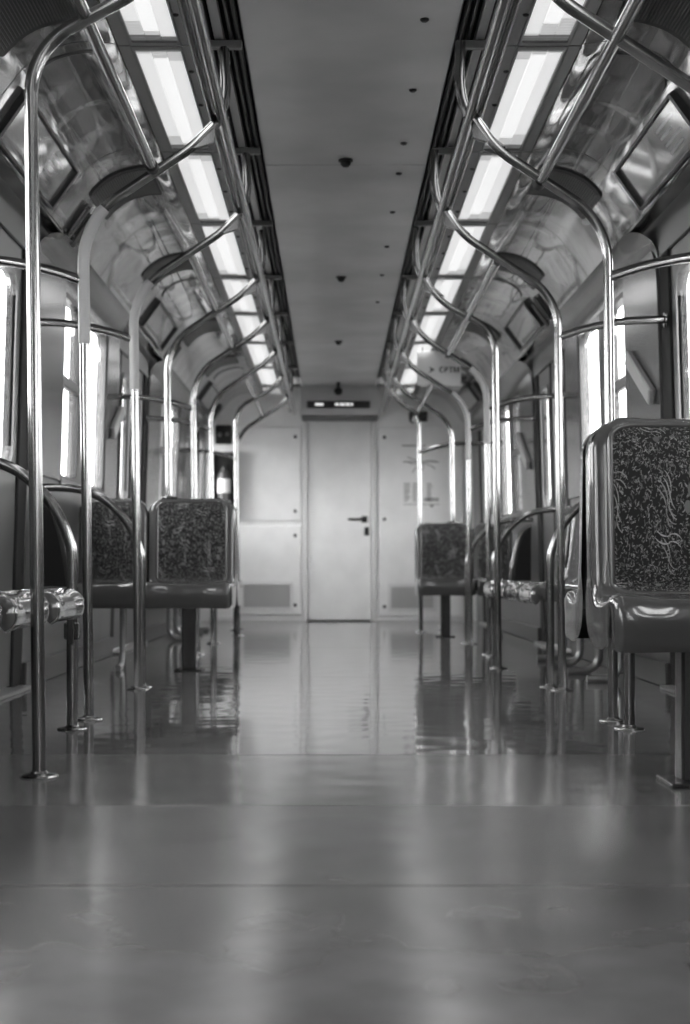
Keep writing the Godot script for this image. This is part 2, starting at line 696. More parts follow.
func make_seat_meshes(reach: float) -> Dictionary:
	seat_reach = reach
	var seat_meshes := {}
	var m := MB.new()
	m.sheet(func(u: float, w: float) -> Vector3: return shell_point(u * 2.0 - 1.0, w), 40, 72, -1.0)
	# the back and underside of the shell
	var back := func(u: float, w: float) -> Vector3:
		var s := 1.0 - w * 0.98
		var p := shell_point((u * 2.0 - 1.0) * 0.88, s)
		var nn := seat_normal(s)
		return p - Vector3(0, nn.y, nn.x) * 0.028
	m.sheet(back, 12, 40, 1.0)
	seat_meshes.shell = m.done()
	m = MB.new()
	m.pad(seat_point, 0.458, 0.765, -0.156, 0.156, 0.055, 0.011, 0.008, 22, 10)
	seat_meshes.back_pad = m.done()
	m = MB.new()
	m.pad(seat_point, 0.285, 0.44, -0.150, 0.150, 0.035, 0.010, 0.006, 16, 10)
	seat_meshes.seat_pad = m.done()
	# raised rim round the backrest pad
	m = MB.new()
	var rim := []
	for p in round_rect(-0.160, 0.160, 0.0, 1.0, 0.04):
		pass
	var s0 := 0.450
	var s1 := 0.772
	var ext := 0.36
	for q in round_rect(-0.162, 0.162, 0.0, ext, 0.06, 8):
		var s := s0 + (s1 - s0) * q.y / ext
		rim.append(seat_point(s, q.x, 0.008))
	rim.append(rim[0])
	m.tube(rim, 0.0075, 8, false)
	seat_meshes.rim = m.done()
	m = MB.new()
	m.box(Vector3(-0.034, 0.006, 0.07), Vector3(0.034, 0.365, 0.14), 0.006)
	seat_meshes.post = m.done()
	m = MB.new()
	m.box(Vector3(-0.065, 0.0, 0.03), Vector3(0.065, 0.008, 0.18), 0.003)
	seat_meshes.plate = m.done()
	# bracket against the wall: arm under the pan, upright, foot that curves out on the floor
	m = MB.new()
	for x in [0.06]:
		var path := fillet([Vector3(x, 0.352, 0.28 * reach), Vector3(x, 0.335, 0.02), Vector3(x, 0.014, 0.02), Vector3(x, 0.012, 0.16)], [0.05, 0.09])
		m.tube(path, 0.017, 10, true)
	seat_meshes.bracket = m.done()
	return seat_meshes

var seat_count := 0

func seat(label: String, at: Vector3, turn: float, kind: String, group: String) -> Node3D:
	var t := thing("passenger_seat", label, "seat", at, turn, group)
	var seat_meshes: Dictionary = cross_meshes if group == "crosswise seats" else bench_meshes
	var fabric: Material = M.fabrics[seat_count % 4]
	seat_count += 1
	part("shell", seat_meshes.shell, M.shell, t)
	part("backrest_pad", seat_meshes.back_pad, fabric, t)
	part("backrest_rim", seat_meshes.rim, M.shell, t)
	part("seat_pad", seat_meshes.seat_pad, fabric, t)
	if kind == "post":
		var p := part("pedestal", seat_meshes.post, M.steel_dark, t)
		part("base_plate", seat_meshes.plate, M.steel_dark, p)
	elif kind == "wall":
		part("wall_bracket", seat_meshes.bracket, M.rack_bright, t)
	return t

# ---------------------------------------------------------------- grab rails
const LEAN := -0.012

func lean(p: Vector3) -> Vector3:
	return Vector3(p.x + LEAN * p.y, p.y, p.z)

# a pole on the aisle that bends over to the ceiling handrail; foot is the height at which it starts
func hoop(side: float, d: float, px: float, foot: float, mid: bool, wrapped: bool, arm: float, label: String) -> void:
	var t := thing("grab_pole", label, "grab pole", Vector3(side * px, 0, -d), 0.0, "hooped grab poles along the aisle")
	var loc := func(x: float, y: float) -> Vector3: return lean(Vector3(side * (x - px), y, 0))
	var low := px < 0.78
	var slope := 0.53 if low else 0.66
	var pass_x := 0.60 + side * 0.01
	var pass_y := 1.686 - side * 0.016
	var cy: float = pass_y - (px - pass_x) * slope
	var bend: Array = fillet([loc.call(px, 1.28), loc.call(px, cy), loc.call(0.475, cy + (px - 0.475) * slope), loc.call(0.375 - side * -0.012, 1.885)], [0.17 if low else 0.26, 0.30], 12)
	var m := MB.new()
	m.tube([loc.call(px, foot), loc.call(px, 1.29)], 0.0155, 18)
	part("pole", m.done(), M.steel, t)
	m = MB.new()
	m.tube(bend, 0.0155, 16)
	part("arch", m.done(), M.steel, t)
	m = MB.new()
	m.lathe([Vector2(0.0, 0.012), Vector2(0.018, 0.012), Vector2(0.021, 0.008), Vector2(0.042, 0.004), Vector2(0.044, 0.0)], Transform3D(Basis(), loc.call(px, foot)))
	part("floor_flange" if foot < 0.1 else "seat_flange", m.done(), M.steel_dark, t)
	if wrapped:
		m = MB.new()
		var sl := [loc.call(px, 1.17), loc.call(px, 1.25)]
		for p in bend:
			if p.y < 1.60:
				sl.append(p)
		m.tube(sl, 0.0185, 16)
		part("sleeve", m.done(), M.sleeve, t, Transform3D(), "light grey plastic sleeve")
	# web between arch and ceiling rail
	m = MB.new()
	var g0: Vector3 = loc.call(0.50, 1.765)
	var tx := Transform3D(Basis(), Vector3.ZERO)
	m.prism(PackedVector2Array([Vector2(g0.x, g0.y), Vector2(loc.call(0.42, 1.835).x, 1.835), Vector2(loc.call(0.395, 1.85).x, 1.85), Vector2(loc.call(0.40, 1.80).x, 1.795)]), -0.012, 0.012, tx)
	part("gusset", m.done(), M.steel_dark, t)
	# tail up to the ceiling bracket
	m = MB.new()
	m.tube(smooth_path([loc.call(0.388, 1.865), loc.call(0.370, 1.91), loc.call(0.362, 1.97), loc.call(0.364, 2.04), loc.call(0.366, 2.092)], 5), 0.016, 14)
	part("hanger", m.done(), M.steel_dark, t)
	# arm to the side wall
	if arm > 0.0:
		var wx := WALL_X - SLOPE * 1.43 - 0.012
		m = MB.new()
		m.tube(smooth_path([loc.call(px, 1.365), loc.call(px + 0.09, 1.395), loc.call(px + 0.19, 1.418), loc.call(px + 0.28, 1.43), Vector3(side * (wx - px), 1.435, 0)], 5), 0.0155, 14)
		part("side_arm", m.done(), M.steel, t)
		m = MB.new()
		m.lathe([Vector2(0.0, 0.006), Vector2(0.028, 0.006), Vector2(0.032, 0.0)], Transform3D(Basis(Vector3(0, 0, 1), side * PI / 2), Vector3(side * (wx - px + 0.004), 1.435, 0)))
		part("wall_flange", m.done(), M.steel_dark, t)

func armrest(side: float, d: float, label: String, clamp_: bool, shield: bool) -> void:
	var px := 0.815
	var t := thing("armrest_rail", label, "armrest rail", Vector3(side * px, 0, -d), 0.0, "curved armrest rails at the seat ends")
	var l := func(x: float, y: float) -> Vector3: return Vector3(side * (x - px), y, 0)
	var m := MB.new()
	var path := smooth_path([l.call(px, 0.0), l.call(px, 0.25), l.call(px, 0.49), l.call(px + 0.012, 0.56), l.call(px + 0.045, 0.635), l.call(px + 0.095, 0.70), l.call(px + 0.165, 0.757), l.call(px + 0.25, 0.787), l.call(px + 0.34, 0.795), l.call(1.24, 0.795)], 5)
	m.tube(path, 0.0165, 16)
	part("rail", m.done(), M.steel, t)
	m = MB.new()
	m.lathe([Vector2(0.0, 0.012), Vector2(0.018, 0.012), Vector2(0.021, 0.007), Vector2(0.042, 0.004), Vector2(0.044, 0.0)])
	part("floor_flange", m.done(), M.steel_dark, t)
	if clamp_:
		m = MB.new()
		m.box(Vector3(-0.021, 0.262, -0.021), Vector3(0.021, 0.312, 0.021), 0.004)
		m.box(Vector3(-0.010, 0.248, 0.018), Vector3(0.010, 0.325, 0.030), 0.003)
		part("clamp", m.done(), M.steel_dark, t)
	if shield:
		m = MB.new()
		var poly := PackedVector2Array()
		var prof := [Vector2(1.225, 0.745), Vector2(1.195, 0.735), Vector2(1.16, 0.69), Vector2(1.132, 0.60), Vector2(1.112, 0.50), Vector2(1.10, 0.40)]
		var edge := []
		for q in prof + [Vector2(1.225, 0.40)]:
			poly.append(Vector2(side * (q.x - px), q.y))
		for q in prof:
			edge.append(Vector3(side * (q.x - px), q.y, 0))
		m.prism(poly, -0.012, 0.012)
		var sh := part("end_shield", m.done(), M.black, t, Transform3D(), "black end shield")
		m = MB.new()
		m.tube(smooth_path(edge, 5), 0.02, 10)
		part("shield_edge", m.done(), M.shell, sh)

# ---------------------------------------------------------------- scene
const ORD := ["nearest", "second", "third", "fourth", "fifth", "sixth", "seventh", "eighth", "ninth", "tenth", "eleventh", "twelfth"]

func side_name(side: float) -> String:
	return "left" if side < 0 else "right"

func _ready() -> void:
	var F := 1422.0
	var cam := Camera3D.new()
	cam.name = "camera"
	add_child(cam)
	var at := CameraAttributesPhysical.new()
	at.frustum_focal_length = 50.0
	at.frustum_focus_distance = 3.7
	at.frustum_near = 0.05
	at.frustum_far = 400.0
	at.exposure_aperture = 4.0
	cam.attributes = at
	cam.projection = Camera3D.PROJECTION_FRUSTUM
	cam.near = 0.05
	cam.far = 400.0
	cam.size = 0.05 * 1024.0 / F
	cam.frustum_offset = Vector2(0.05 * 12.4 / F, 0.05 * 59.6 / F)
	cam.position = Vector3(-0.053, 0.46, 0)
	cam.current = true
	var we := WorldEnvironment.new()
	we.name = "environment"
	var e := Environment.new()
	e.background_mode = Environment.BG_SKY
	var sky := Sky.new()
	var sm := ProceduralSkyMaterial.new()
	sm.sky_top_color = Color(0.86, 0.86, 0.86)
	sm.sky_horizon_color = Color(0.97, 0.97, 0.97)
	sm.ground_horizon_color = Color(0.85, 0.85, 0.85)
	sm.ground_bottom_color = Color(0.6, 0.6, 0.6)
	sm.sun_angle_max = 0.0
	sky.sky_material = sm
	e.sky = sky
	e.background_energy_multiplier = 19.0
	e.tonemap_mode = Environment.TONE_MAPPER_LINEAR
	e.tonemap_exposure = 1.0
	e.sdfgi_enabled = true
	e.ssao_enabled = true
	e.ssil_enabled = true
	we.environment = e
	add_child(we)
	make_materials()
	build_floor()
	build_ceiling()
	for side in [-1.0, 1.0]:
		build_side(side)
	build_end()
	build_outside()
	build_lights()
	build_cove_fittings()
	build_rails()
	bench_meshes = make_seat_meshes(1.0)
	cross_meshes = make_seat_meshes(0.62)
	build_seats()
	build_end_fittings()

const LAMP_ENERGY := 0.16

func build_floor() -> void:
	var f := struct("floor")
	# sheets of floor covering, each with its own gloss and a hairline joint
	var cuts := [REAR, 0.4, 2.085, 2.80, 3.57, 4.26, 6.2, 8.6, 11.0, END + 0.2]
	var tilt := [0.0, 0.0, 0.0, 0.12, -0.10, 0.10, -0.06, 0.05, 0.0]
	for i in cuts.size() - 1:
		var mat: Material = M.floor_near if cuts[i] < 2.5 else M.floor_mid if cuts[i] < 3.0 else M.floor_far
		var m := MB.new()
		var d0: float = cuts[i] + 0.002
		var d1: float = cuts[i + 1] - 0.002
		m.box(Vector3(-1.36, -0.04, -(d1 - d0) * 0.5), Vector3(1.36, 0.0, (d1 - d0) * 0.5), 0.0015)
		part("floor_sheet", m.done(), mat, f, Transform3D(Basis(Vector3.RIGHT, deg_to_rad(tilt[i] * 0.6)), Vector3(0, -0.0005, -(d0 + d1) * 0.5)))
	bx("underfloor", Vector3(-1.45, -0.14, -END - 0.3), Vector3(1.45, -0.045, -REAR + 0.2), M.wall_dark, f)

func build_ceiling() -> void:
	var c := struct("ceiling")
	var cuts := [REAR, 1.3, 5.84, 10.37, END]
	for i in cuts.size() - 1:
		bx("ceiling_panel", Vector3(-0.333, 2.13, -cuts[i + 1] + 0.002), Vector3(0.333, 2.15, -cuts[i] - 0.002), M.ceiling, c, 0.004)
	var sc := MB.new()
	sc.lathe([Vector2(0.014, 0.0), Vector2(0.013, -0.004), Vector2(0.008, -0.008), Vector2(0.0, -0.009)], Transform3D(), 12)
	var screw := sc.done()
	for d in [4.3, 4.93, 5.54, 5.96, 6.6, 7.3, 8.0, 8.8]:
		part("ceiling_screw", screw, M.screw, c, Transform3D(Basis(), Vector3(0.225, 2.13, -d)))
	bx("roof_sheet", Vector3(-1.45, 2.34, -END - 0.3), Vector3(1.45, 2.40, -REAR + 0.2), M.wall_dark, c)
	var hoops := []
	for d0 in DOORS:
		hoops.append_array([d0, d0 + 1.12, d0 + 2.27])
	for side in [-1.0, 1.0]:
		# black slot with bars along it
		bx("slot_backing", Vector3(minf(side * 0.333, side * 0.46), 2.20, -12.74), Vector3(maxf(side * 0.333, side * 0.46), 2.24, -REAR), M.slot, c)
		for b in [[0.342, 0.352, M.black], [0.366, 0.374, M.frame_dark], [0.392, 0.420, M.rack_bright], [0.433, 0.440, M.frame_dark]]:
			bx("slot_bar", Vector3(minf(side * b[0], side * b[1]), 2.115, -12.74), Vector3(maxf(side * b[0], side * b[1]), 2.150, -REAR), b[2], c, 0.002)
		bx("slot_lip", Vector3(minf(side * 0.446, side * 0.456), 2.098, -END), Vector3(maxf(side * 0.446, side * 0.456), 2.20, -REAR), M.rack, c, 0.002)
		for i in hoops.size():
			bx("slot_bracket", Vector3(minf(side * 0.335, side * 0.452), 2.088, -hoops[i] - 0.013), Vector3(maxf(side * 0.335, side * 0.452), 2.113, -hoops[i] + 0.013), M.rack, c, 0.003)
			var a: float = hoops[i] + 0.004
			var b2: float = (hoops[i + 1] if i + 1 < hoops.size() else END) - 0.004
			b2 = minf(b2, END)
			if a >= b2:
				continue
			# tray: strips either side of the lamp
			bx("tray_strip", Vector3(minf(side * 0.456, side * 0.523), 2.098, -b2), Vector3(maxf(side * 0.456, side * 0.523), 2.112, -a), M.tray, c, 0.002)
			bx("tray_strip", Vector3(minf(side * 0.683, side * 0.722), 2.098, -b2), Vector3(maxf(side * 0.683, side * 0.722), 2.112, -a), M.tray, c, 0.002)
			bx("tray_back", Vector3(minf(side * 0.53, side * 0.72), 2.17, -b2), Vector3(maxf(side * 0.53, side * 0.72), 2.18, -a), M.slot, c, 0.002)
			for k in 3:
				part("tray_screw", screw, M.screw, c, Transform3D(Basis().scaled(Vector3.ONE * 0.7), Vector3(side * 0.515, 2.098, -lerpf(a, b2, 0.2 + 0.3 * k))))
			# curved cove panel
			var m := MB.new()
			m.sheet(func(u: float, w: float) -> Vector3: return cove_at(side, u, lerpf(a, b2, w)), 28, 1, side)
			m.sheet(func(u: float, w: float) -> Vector3: return cove_at(side, u, lerpf(a, b2, w), -0.012), 28, 1, -side)
			for dd in [[a, 1.0], [b2, -1.0]]:
				for k in 28:
					m.quad(cove_at(side, k / 28.0, dd[0]), cove_at(side, (k + 1) / 28.0, dd[0]), cove_at(side, (k + 1) / 28.0, dd[0], -0.012), cove_at(side, k / 28.0, dd[0], -0.012), Vector3(0, 0, dd[1]))
			part("cove_panel", m.done(), M.cove, c)
		# dark groove and the backing behind the joints
		bx("groove", Vector3(minf(side * 0.718, side * 0.735), 2.122, -END), Vector3(maxf(side * 0.718, side * 0.735), 2.134, -REAR), M.slot, c)
		var m2 := MB.new()
		m2.sheet(func(u: float, w: float) -> Vector3: return cove_at(side, u, lerpf(REAR, END, w), -0.02), 20, 1, side)
		m2.sheet(func(u: float, w: float) -> Vector3: return cove_at(side, u, lerpf(REAR, END, w), -0.03), 20, 1, -side)
		part("cove_backing", m2.done(), M.slot, c)
		# ledge under the cove
		bx("cove_ledge", Vector3(minf(side * 1.150, side * 1.215), 1.838, -END), Vector3(maxf(side * 1.150, side * 1.215), 1.852, -REAR), M.cove, c, 0.004)

func build_side(side: float) -> void:
	var fr := wall_frame(side)
	var w := struct("wall_" + side_name(side))
	w.transform = fr
	var k := 0 if side < 0 else DOORS.size()
	var wn := 0 if side < 0 else DOORS.size() * 2
	var sn := side_name(side)
	var box := func(called: String, d0: float, d1: float, y0: float, y1: float, z0: float, z1: float, mat: Material, bev: float) -> MeshInstance3D:
		var s := span(side, d0, d1)
		return bx(called, Vector3(s.x, y0, z0), Vector3(s.y, y1, z1), mat, w, bev)
	var marks := DOORS.duplicate()
	# a lintel all along, between the cove and the openings
	box.call("lintel", REAR, END, 1.70, 1.90, -0.05, 0.0, M.wall_dark, 0.004)
	var last := REAR
	for i in marks.size():
		var d0: float = marks[i]
		var o0 := d0 - 0.06      # door opening
		var o1 := d0 + 1.17
		o0 = maxf(o0, REAR)
		o1 = minf(o1, END)
		var next: float = (marks[i + 1] - 0.06) if i + 1 < marks.size() else END
		# jambs: black rubber edge on both sides of the opening
		box.call("door_edge", o0 - 0.02, o0 + 0.125, 0.0, 1.72, -0.05, -0.002, M.rubber, 0.004)
		if o1 < END - 0.1:
			box.call("door_edge", o1 - 0.125, o1 + 0.02, 0.0, 1.72, -0.05, -0.002, M.rubber, 0.004)
		# door leaves stand back in the opening
		if o1 > o0 + 0.5 and d0 < 12:
			k += 1
			var door := struct("door_%d" % k)
			door.transform = fr
			var mid := (o0 + o1) * 0.5
			for leaf in [[o0 + 0.13, mid - 0.008], [mid + 0.008, o1 - 0.13]]:
				var s := span(side, leaf[0], leaf[1])
				var m := MB.new()
				var mg := 0.09
				var wx0 := s.x + mg
				var wx1 := s.y - mg
				m.ring(square_loop(s.x, s.y, 0.02, 1.72), round_rect(wx0, wx1, 0.86, 1.58, 0.075) as Array, -0.045, -0.012)
				var lf := part("door_leaf", m.done(), M.door, door)
				m = MB.new()
				m.ring(round_rect(wx0 - 0.022, wx1 + 0.022, 0.838, 1.602, 0.095) as Array, round_rect(wx0, wx1, 0.86, 1.58, 0.075) as Array, -0.048, -0.006)
				part("window_gasket", m.done(), M.rack, lf)
				bx("pane", Vector3(wx0 - 0.005, 0.855, -0.022), Vector3(wx1 + 0.005, 1.585, -0.018), M.glass, lf, 0.001)
			var s2 := span(side, mid - 0.03, mid + 0.03)
			bx("meeting_seal", Vector3(s2.x, 0.02, -0.050), Vector3(s2.y, 1.72, -0.008), M.rubber, door, 0.006)
			var s3 := span(side, o0, o1)
			bx("threshold", Vector3(s3.x, 0.001, -0.12), Vector3(s3.y, 0.014, 0.05), M.rack_bright, door, 0.003)
		elif o1 > o0:
			box.call("bay_panel", o0, o1, 0.0, 1.72, -0.05, -0.01, M.wall_dark, 0.004)
		# from here to the next door: pillar, window bay, pillar
		if next - o1 < 0.75:
			if next - o1 > 0.05:
				# short bay against the end wall: a narrow window over a panel
				box.call("corner_panel", o1 + 0.02, next, 0.0, 0.86, -0.05, 0.0, M.wall, 0.004)
				if side > 0:
					box.call("corner_panel", o1 + 0.02, next, 0.862, 1.72, -0.05, 0.0, M.pillar, 0.004)
					continue
				wn += 1
				var nw := struct("window_%d" % wn)
				nw.transform = fr
				var cs := span(side, o1 + 0.02, next)
				var cg := span(side, o1 + 0.08, next - 0.06)
				var cm := MB.new()
				cm.ring(square_loop(cs.x, cs.y, 0.86, 1.72), round_rect(cg.x, cg.y, 0.90, 1.66, 0.05) as Array, -0.045, 0.0)
				var cf := part("window_frame", cm.done(), M.pillar, nw)
				bx("pane", Vector3(cg.x - 0.005, 0.895, -0.016), Vector3(cg.y + 0.005, 1.665, -0.012), M.glass, cf, 0.001)
			continue
		var p0 := o1 + 0.02
		var p1 := o1 + 0.66
		var q0 := next - 0.42
		var q1 := next - 0.02
		box.call("lower_panel", p0, q1, 0.0, 0.86, -0.05, 0.0, M.wall, 0.004)
		box.call("skirting", p0, q1, 0.0, 0.10, 0.0, 0.02, M.wall_dark, 0.006)
		for pp in [[p0, p1], [q0, q1]]:
			# pillar cover: a proud panel with a rounded top
			var s := span(side, pp[0], pp[1])
			box.call("pillar_core", pp[0], pp[1], 0.86, 1.72, -0.05, -0.005, M.wall_dark, 0.002)
			var m := MB.new()
			var poly := PackedVector2Array()
			poly.append_array([Vector2(s.x, 0.86), Vector2(s.y, 0.86)])
			var near_s := s.x if (side < 0) == (pp[0] == p0) else s.y
			for a in 9:
				var an := PI * 0.5 * a / 8.0
				if near_s == s.x:
					if a == 0:
						poly.append(Vector2(s.y, 1.80))
					poly.append(Vector2(s.x + 0.22 - 0.22 * sin(an), 1.80 - 0.22 + 0.22 * cos(an)))
				else:
					poly.append(Vector2(s.y - 0.22 + 0.22 * cos(an), 1.80 - 0.22 + 0.22 * sin(an)))
			if near_s != s.x:
				poly.append(Vector2(s.x, 1.80))
			m.prism(poly, -0.004, 0.010)
			part("pillar_cover", m.done(), M.pillar, w)
		# flared top of the bay, curving in to the edge of the cove
		var fm := MB.new()
		var flare := func(u: float, v: float) -> Vector3:
			var an := v * PI * 0.5
			var y := 1.70 + 0.146 * sin(an) * 0.35 + 0.146 * v * 0.65
			var inw := 0.003 + 0.083 * (1.0 - cos(an)) * 0.6 + 0.083 * v * v * 0.4
			var cut := 0.24 * (1.0 - sqrt(maxf(0.0, 1.0 - v * v)))
			var d := lerpf(p0 + cut, q1 - cut, u)
			return Vector3(d if side < 0 else -d, y, inw)
		fm.sheet(flare, 12, 14, side * -1.0)
		part("flared_top", fm.done(), M.pillar, w)
		# window: a vent half with a transom and a fixed half
		wn += 1
		var win := struct("window_%d" % (wn + 0))
		win.transform = fr
		var wa := p1 + 0.0
		var wb := q0
		var wm := wa + (wb - wa) * 0.50
		var sw := span(side, wa, wb)
		bx("window_sill", Vector3(sw.x, 0.845, -0.06), Vector3(sw.y, 0.875, 0.012), M.wall, win, 0.004)
		for half in [[wa, wm, true, wa + 0.02, wm - 0.19], [wm, wb, false, wm + 0.05, wb - 0.03]]:
			var s := span(side, half[0], half[1])
			var g := span(side, half[3], half[4])
			var m := MB.new()
			m.ring(square_loop(s.x, s.y, 0.86, 1.72), round_rect(g.x, g.y, 0.89, 1.68, 0.05) as Array, -0.045, 0.002)
			var wf := part("window_frame", m.done(), M.frame_dark if half[2] else M.pillar, win)
			if half[2]:
				bx("transom", Vector3(s.x + 0.02, 1.285, -0.030), Vector3(s.y - 0.02, 1.335, 0.004), M.rack, wf, 0.006)
				bx("pane", Vector3(s.x + 0.03, 1.32, -0.016), Vector3(s.y - 0.03, 1.68, -0.012), M.glass, wf, 0.001)
				bx("pane", Vector3(s.x + 0.03, 0.89, -0.016), Vector3(s.y - 0.03, 1.30, -0.012), M.glass, wf, 0.001)
			else:
				bx("pane", Vector3(s.x + 0.03, 0.89, -0.016), Vector3(s.y - 0.03, 1.68, -0.012), M.glass, wf, 0.001)
	# outer skin round the rear end
	var rear := struct("wall_near") if side < 0 else null
	if rear:
		bx("rear_panel", Vector3(-1.4, 0.0, -REAR), Vector3(1.4, 2.34, -REAR + 0.06), M.wall, rear)

func build_end() -> void:
	var w := struct("wall_far")
	var z := -END
	bx("partition", Vector3(-1.40, 0.0, z - 0.12), Vector3(-0.33, 2.34, z - 0.0), M.end_wall, w)
	bx("partition", Vector3(0.35, 0.0, z - 0.12), Vector3(1.40, 2.34, z - 0.0), M.end_wall, w)
	bx("partition", Vector3(-0.33, 1.90, z - 0.12), Vector3(0.35, 2.34, z - 0.0), M.end_wall, w)
	bx("partition", Vector3(-0.33, 0.0, z - 0.16), Vector3(0.35, 1.90, z - 0.10), M.end_wall, w)
	var sc := MB.new()
	sc.lathe([Vector2(0.0, 0.010), Vector2(0.010, 0.008), Vector2(0.015, 0.003), Vector2(0.016, 0.0)], Transform3D(Basis(Vector3.RIGHT, PI / 2), Vector3.ZERO), 12)
	var screw := sc.done()
	for p in [[-0.935, -0.345, 0.93, 1.80], [-0.935, -0.345, 0.06, 0.885], [0.372, 1.16, 0.045, 1.795]]:
		var pn := bx("wall_panel", Vector3(p[0], p[2], 0.0), Vector3(p[1], p[3], 0.024), M.end_wall, w, 0.007, Transform3D(Basis(), Vector3(0, 0, z)))
		var rx: Array = [p[1] - 0.055] if p[0] < 0 else [p[0] + 0.055]
		for x in rx:
			for y in [p[2] + 0.09, p[3] - 0.09]:
				part("panel_screw", screw, M.screw, pn, Transform3D(Basis(), Vector3(x, y, 0.024)))
	part("panel_screw", screw, M.screw, w, Transform3D(Basis(), Vector3(0.427, 0.945, z + 0.024)))
	for t in [[-0.332, -0.288], [0.306, 0.350]]:
		bx("door_frame", Vector3(t[0], 0.0, z - 0.10), Vector3(t[1], 1.93, z + 0.03), M.end_trim, w, 0.006)
	bx("door_frame", Vector3(-0.332, 1.895, z - 0.10), Vector3(0.350, 1.93, z + 0.03), M.end_trim, w, 0.006)
	for g in [[-0.875, -0.448, 0.131, 0.336], [0.489, 0.88, 0.122, 0.317]]:
		var m := MB.new()
		m.ring(square_loop(g[0] - 0.03, g[1] + 0.03, g[2] - 0.03, g[3] + 0.03), round_rect(g[0], g[1], g[2], g[3], 0.004) as Array, 0.022, 0.034, Transform3D(Basis(), Vector3(0, 0, z)))
		var v := part("vent_frame", m.done(), M.end_trim, w)
		bx("vent_backing", Vector3(g[0], g[2], z + 0.022), Vector3(g[1], g[3], z + 0.025), M.grille, v, 0.0005)
		m = MB.new()
		for i in 14:
			var y: float = lerpf(g[2], g[3], (i + 0.5) / 14.0)
			m.box(Vector3(g[0], y - 0.003, z + 0.024), Vector3(g[1], y + 0.003, z + 0.031), 0.001)
		var sl := part("vent_slats", m.done(), M.grille, v)
		sl.set_meta("kind", "stuff")
	bx("kick_strip", Vector3(-1.2, 0.0, z), Vector3(-0.335, 0.045, z + 0.016), M.end_trim, w, 0.004)
	bx("kick_strip", Vector3(0.352, 0.0, z), Vector3(1.2, 0.04, z + 0.016), M.end_trim, w, 0.004)
	var d := struct("door_99")
	d.name = "door_11"
	bx("door_leaf", Vector3(-0.286, 0.012, z - 0.04), Vector3(0.304, 1.893, z + 0.004), M.end_wall, d, 0.005)
	var m3 := MB.new()
	m3.box(Vector3(0.215, 0.915, z + 0.004), Vector3(0.268, 0.975, z + 0.014), 0.004)
	m3.tube([Vector3(0.245, 0.948, z - 0.012), Vector3(0.245, 0.948, z + 0.035), Vector3(0.235, 0.948, z + 0.04), Vector3(0.09, 0.945, z + 0.04)], 0.011, 10)
	part("door_handle", m3.done(), M.screw, d)
	bx("lock", Vector3(0.243, 0.795, z + 0.003), Vector3(0.283, 0.872, z + 0.016), M.screw, d, 0.008)

func build_outside() -> void:
	var g := struct("ground")
	bx("ballast_bed", Vector3(-90, -1.3, -120), Vector3(90, -1.2, 60), M.ground, g)

func build_lights() -> void:
	var count := 0
	var hoops := []
	for d0 in DOORS:
		hoops.append_array([d0, d0 + 1.12, d0 + 2.27])
	for side in [-1.0, 1.0]:
		var seen_n := 0
		for i in range(1, hoops.size()):
			var a: float = hoops[i] + 0.006
			var b: float = (hoops[i + 1] if i + 1 < hoops.size() else 99.0) - 0.006
			b = minf(b, END - 0.1)
			if b - a < 0.6:
				continue
			var nm: String
			if b < 3.1:
				nm = "ceiling light behind the viewpoint on the %s, %s of those from the rear wall" % [side_name(side), ORD[i - 1]]
			else:
				nm = "%s fluorescent ceiling light in the %s row, behind a ribbed diffuser" % [ORD[seen_n], side_name(side)]
				seen_n += 1
			var t := thing("ceiling_light", nm, "light", Vector3(side * 0.603, 2.10, -(a + b) * 0.5), 0.0, "ceiling lights in two rows")
			var h := (b - a) * 0.5
			var m := MB.new()
			m.ring(square_loop(-0.079, 0.079, -h, h), round_rect(-0.072, 0.072, -h + 0.022, h - 0.022, 0.012) as Array, -0.010, 0.004, Transform3D(Basis(Vector3.RIGHT, PI / 2), Vector3.ZERO))
			part("frame", m.done(), M.tray, t)
			# three diffuser strips: each has a lit middle over the tube and dim ends; fine ribs run across
			for k in 3:
				var x0 := -0.0715 + 0.048 * k
				var x1 := x0 + 0.0455
				var off: float = [0.05, -0.03, -0.07][k] * -side
				var lit0 := -h + 0.13 + off
				var lit1 := h - 0.10 + off * 0.6
				for seg in [[-h + 0.022, -h + 0.07, M.dim], [-h + 0.07, lit0, M.half_lit], [lit0, lit1, M.lit if k == 1 else M.lit_side], [lit1, h - 0.06, M.half_lit], [h - 0.06, h - 0.022, M.dim]]:
					m = MB.new()
					var nrib := maxi(int((seg[1] - seg[0]) / 0.02), 2)
					for r in nrib:
						var z0: float = lerpf(seg[0], seg[1], float(r) / nrib)
						var z1: float = lerpf(seg[0], seg[1], float(r + 1) / nrib)
						var zm := (z0 + z1) * 0.5
						var n1 := Vector3(0, -1, -0.35).normalized()
						var n2 := Vector3(0, -1, 0.35).normalized()
						m.quad(Vector3(x0, 0.004, z0), Vector3(x1, 0.004, z0), Vector3(x1, 0.0005, zm), Vector3(x0, 0.0005, zm), n1)
						m.quad(Vector3(x0, 0.0005, zm), Vector3(x1, 0.0005, zm), Vector3(x1, 0.004, z1), Vector3(x0, 0.004, z1), n2)
					m.box(Vector3(x0, 0.0045, seg[0]), Vector3(x1, 0.009, seg[1]), 0.001)
					part("diffuser" if seg[2] in [M.lit, M.lit_side] else "diffuser_end", m.done(), seg[2], t)
			var l := AreaLight3D.new()
			l.name = "ceiling_light_source"
			l.area_size = Vector2(0.11, h * 2.0 - 0.3)
			l.light_energy = LAMP_ENERGY
			l.light_color = Color(1, 1, 1)
			l.shadow_enabled = true
			t.add_child(l)
			l.position = Vector3(0, -0.012, 0)
			l.rotation.x = -PI / 2

